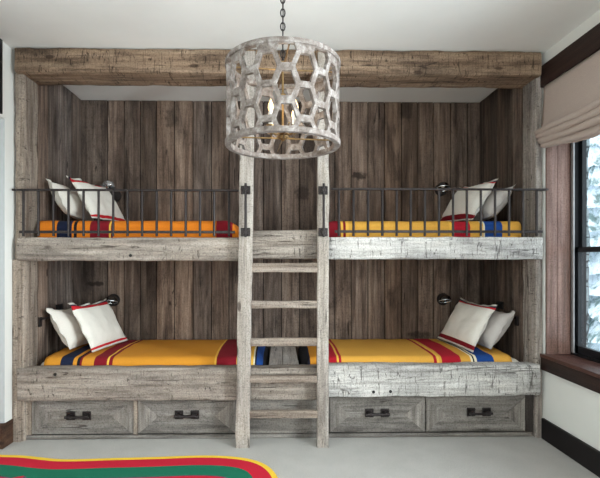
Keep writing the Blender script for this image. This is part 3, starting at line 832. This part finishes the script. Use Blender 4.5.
# centre stem, spider and candle arms
bm = BM(); tube(bm, [(0, 0, .05), (0, 0, H_ + .01)], .006, 10)
for zz, rr in ((.05, .022), (.075, .03), (.10, .018), (H_ * .62, .016), (H_, .02)):
    lathe(bm, [(.001, zz - .02), (rr, zz - .006), (rr, zz + .006), (.001, zz + .02)], 16)
local('stem', bm, M_brass, ch, angle=40)
for a in (.1, .1 + PI / 2):
    bm = BM()
    c, s = math.cos(a) * (R0 - .02), math.sin(a) * (R0 - .02)
    tube(bm, [(-c, -s, .045), (c, s, .045)], .004, 8); local('cross_bar', bm, M_brass, ch, angle=40)
    bm = BM(); tube(bm, [(-c, -s, H_ - .03), (c, s, H_ - .03)], .004, 8); local('cross_bar', bm, M_brass, ch, angle=40)
for k in range(4):
    a = k * PI / 2 + .8; c, s = math.cos(a), math.sin(a); bm = BM()
    tube(bm, [(c * .01, s * .01, .075), (c * .05, s * .05, .055), (c * .085, s * .085, .065), (c * .09, s * .09, .09)], .005, 8)
    lathe(bm, [(.001, .086), (.022, .09), (.024, .096), (.001, .098)], 16, Matrix.Translation((c * .09, s * .09, 0)))
    arm = local('candle_arm', bm, M_brass, ch, angle=40)
    bm = BM(); tube(bm, [(c * .09, s * .09, .096), (c * .09, s * .09, .165)], .011, 12); local('candle_sleeve', bm, M_sheet, arm, angle=40)
    bm = BM(); lathe(bm, [(.001, .162), (.008, .166), (.015, .185), (.012, .205), (.004, .226), (.001, .232)], 14, Matrix.Translation((c * .09, s * .09, 0))); local('bulb', bm, M_bulb, arm, smooth=True)
# chain of links up to the canopy
bm = BM(); z = H_ + .03; k = 0
tube(bm, [(0, 0, H_ - .0), (0, 0, H_ + .035)], .006, 8)
while zb_ + z < CZ - .07:
    L2, w2 = .022, .0115; pts = []
    for q in range(13):
        a = 2 * PI * q / 12; u, v = math.cos(a) * w2, math.sin(a) * L2
        pts.append((u if k % 2 == 0 else 0, 0 if k % 2 == 0 else u, z + L2 + v))
    tube(bm, pts, .0035, 6, cap=False); z += L2 * 2 - .008; k += 1
tube(bm, [(0, .004, H_), (.004, .004, z)], .003, 6)
local('chain', bm, M_iron, ch, smooth=True)
bm = BM(); lathe(bm, [(.001, CZ - zb_ - .001), (.065, CZ - zb_ - .001), (.062, CZ - zb_ - .02), (.02, CZ - zb_ - .04), (.008, CZ - zb_ - .075), (.001, CZ - zb_ - .078)], 32); local('canopy', bm, M_iron, ch, angle=40)

# ------------------------------------------------------------------ roman blind
def blind():
    bm = BM(); y0, y1 = -1.44, -.03; ny = 44
    zT = ZT0 - .002; zF = Z(131, 540, -.04)
    # section as (inward distance from the wall, height): a flat drop, then gathered folds
    sec = [(.012, zT)]
    for k in range(1, 9): sec.append((.012 + .02 * (k / 8) ** 2, zT + (zF + .03 - zT) * k / 8))
    z = zF + .03; dep = (.095, .085, .07, .05)
    for k, d in enumerate(dep):
        sec += [(d * .8, z - .022), (d, z - .040), (d * .92, z - .056), (d * .45, z - .058), (d * .28, z - .042)]
        z -= .036
        sec.append((d * .30, z - .002))
    sec.append((.015, z - .03))
    rows = []
    for j in range(ny + 1):
        t = j / ny; y = y1 + (y0 - y1) * t; row = []
        for i, (d, zz) in enumerate(sec):
            w = max(0, (i - 8) / (len(sec) - 8)); sag = .07 * w * math.sin(PI * t) + .0
            wr = noise.noise(Vector((y * 2.6, i * .45, 2))) * .012 * (w > 0) + noise.noise(Vector((y * 7, i * .9, 2))) * .006 * (w > 0)
            yy = y + (.0 if t else 0) - (.012 * w if t < .02 else 0)
            row.append(bm.verts.new((XR - d - wr * .8, yy, zz - sag + wr)))
        rows.append(row)
    for A, B in zip(rows, rows[1:]):
        for k in range(len(sec) - 1): bm.faces.new((A[k], A[k + 1], B[k + 1], B[k]))
    o = obj('roman_blind', bm, M_linen, smooth=True)
    m = o.modifiers.new('thick', 'SOLIDIFY'); m.thickness = .005; m.offset = -1
    tag(o, 'beige linen roman blind gathered in soft folds at the top of the window', 'blind')
blind()

# ------------------------------------------------------------------ rug
def rug():
    far = [(-26, 455.2), (-12, 455.4), (0, 455.8), (25, 456.6), (45, 459), (62, 460.6), (85, 460.3), (110, 459.2), (140, 458.6), (170, 457.6), (200, 456.4), (218, 456.6), (235, 457.8), (250, 460), (262, 463.8), (270, 468.5), (275.5, 474), (279, 480), (282, 488), (284, 500)]
    P = [atZ(a, b, 0).to_2d() for a, b in far]
    f0, last = P[0], P[-1]; xl = f0.x - .07
    P = [Vector((xl, -1.6)), Vector((xl, -1.2)), Vector((xl, -.8)), Vector((xl, f0.y - .12)), Vector((xl + .02, f0.y - .04))] + P
    P += [Vector((last.x + .005, y)) for y in (-.9, -1.2, -1.6)] + [Vector((last.x - .05, -1.85)), Vector((last.x - .2, -1.95)), Vector((-1.0, -1.95)), Vector((xl + .2, -1.95)), Vector((xl + .05, -1.85))]
    for _ in range(2):
        Q = []
        for a, b in zip(P, P[1:] + P[:1]): Q += [a * .75 + b * .25, a * .25 + b * .75]
        P = Q
    n_ = len(P); Nn = []
    for i in range(n_):
        t = (P[(i + 1) % n_] - P[i - 1]).normalized(); Nn.append(Vector((t.y, -t.x)))
    for _ in range(10): Nn = [(Nn[i - 1] + Nn[i] * 2 + Nn[(i + 1) % n_]).normalized() for i in range(n_)]
    y_, r_, g_, s_ = srgb(240, 196, 60), srgb(196, 26, 52), srgb(16, 108, 82), srgb(96, 70, 90)
    offs = [(0, y_), (.045, r_), (.17, g_), (.325, s_), (.335, r_), (.43, y_), (.46, g_), (.56, r_), (.66, s_)]
    bm = BM(); lay = bm.loops.layers.float_color.new('tint')
    def loop(o, z=.012): return [bm.verts.new((p.x + n.x * o, p.y + n.y * o, z + .002 * noise.noise(Vector((p.x * 4, p.y * 4, o))))) for p, n in zip(P, Nn)]
    def strip(a, b, c):
        for k in range(n_):
            f = bm.faces.new((a[k], a[(k + 1) % n_], b[(k + 1) % n_], b[k]))
            for lp in f.loops: lp[lay] = c
    prev = loop(0, .001); cur = loop(.006); strip(prev, cur, y_); prev = cur
    for (o, c), nx_ in zip(offs, offs[1:]):
        cur = loop(nx_[0]); strip(prev, cur, c); prev = cur
    f = bm.faces.new(prev)
    for lp in f.loops: lp[lay] = s_
    o = obj('striped_rug', bm, M_rug)
    tag(o, 'red, green and yellow striped wool rug with a rounded corner on the grey carpet', 'rug')
rug()

# ------------------------------------------------------------------ outside
bm = BM(); box(bm, XR + TH, 40, -14, 40, -1.0, -.6); S('ground_outside', bm, M_snow)
pn = atX(591, 200, XR + .66).y
o = obj('stone_pier', timber(XR + .50, XR + .66, pn, pn + .45, -.6, 3.6, 'z', .02, 31, .03), M_stone, angle=50)
tag(o, 'grey rough stone pier just outside the window glass', 'pier')
def tree(x, y, h, seed, label):
    t = empty('snowy_fir', (x, y, -.6), label, 'tree', 'snow-laden firs outside the window')
    bm = BM(); tube(bm, [(0, 0, 0), (0, 0, h * .5), (0, 0, h)], [h * .022, h * .014, h * .003], 10); local('trunk', bm, M_bark, t, smooth=True)
    bm = BM(); rnd = random.Random(seed); n = 11
    for k in range(n):
        f = k / n; z = h * (.1 + .88 * f); r = h * .26 * (1 - f) + .08; m = 26
        c = bm.verts.new((0, 0, z + h * .10)); ring = []
        for q in range(m):
            a = 2 * PI * q / m + k; rr = r * (1 + (.18 if q % 2 else -.22) + rnd.uniform(-.12, .12))
            ring.append(bm.verts.new((rr * math.cos(a), rr * math.sin(a), z - r * .28 + rnd.uniform(-.05, .05))))
        c2 = bm.verts.new((0, 0, z + .02))
        for q in range(m):
            bm.faces.new((ring[q], ring[(q + 1) % m], c)); bm.faces.new((ring[(q + 1) % m], ring[q], c2))
    local('branches', bm, M_snowy, t)
tree(6.6, 5.6, 5.0, 1, 'nearest snow-laden fir seen through the window')
tree(8.6, 8.4, 6.2, 2, 'snow-laden fir standing behind the nearest one outside')
tree(11.6, 11.4, 7.5, 3, 'farthest tall snowy fir outside the window')

# ------------------------------------------------------------------ light
wd = bpy.data.worlds.new('World'); SC.world = wd; wd.use_nodes = True
bg = wd.node_tree.nodes['Background']; bg.inputs[0].default_value = (.88, .94, 1.0, 1); bg.inputs[1].default_value = 2.5
def area(name, loc, rot, sx, sy, power, col):
    l = bpy.data.lights.new(name, 'AREA'); l.shape = 'RECTANGLE'; l.size = sx; l.size_y = sy; l.energy = power; l.color = col
    o = bpy.data.objects.new(name, l); C.objects.link(o); o.location = loc; o.rotation_euler = rot; return o
# daylight coming in through the side window nearer the viewer; fill light added behind the made-up rear window
area('side_window_daylight', (XR + .5, -2.85, 1.7), (0, math.radians(90), 0), 2.0, 1.6, 430, (.95, .97, 1.0))
area('rear_fill_light', (0, YR - .35, 1.8), (math.radians(90), 0, 0), 3.0, 1.9, 95, (1.0, .94, .88))
l = bpy.data.lights.new('chandelier_glow', 'POINT'); l.energy = 3; l.color = (1, .8, .58); l.shadow_soft_size = .05
o = bpy.data.objects.new('chandelier_glow', l); C.objects.link(o); o.location = (px_, py_, zb_ + .24)

# ------------------------------------------------------------------ camera and view
cd = bpy.data.cameras.new('camera'); cam = bpy.data.objects.new('camera', cd); C.objects.link(cam)
cam.location = CAM; cam.rotation_euler = (PI / 2, 0, -YAW)
cd.sensor_fit = 'HORIZONTAL'; cd.sensor_width = 36; cd.lens = F / 600 * 36
cd.shift_x = (300 - PX) / 600; cd.shift_y = (PY - 239) / 600
cd.clip_start = .05; SC.camera = cam
SC.view_settings.view_transform = 'Standard'; SC.view_settings.look = 'None'
SC.view_settings.exposure = 0.12; SC.view_settings.gamma = 1; SC.view_settings.use_curve_mapping = False
SC.cycles.use_denoising = True
SC.cycles.max_bounces = 10; SC.cycles.diffuse_bounces = 6
SC.cycles.sample_clamp_indirect = 8
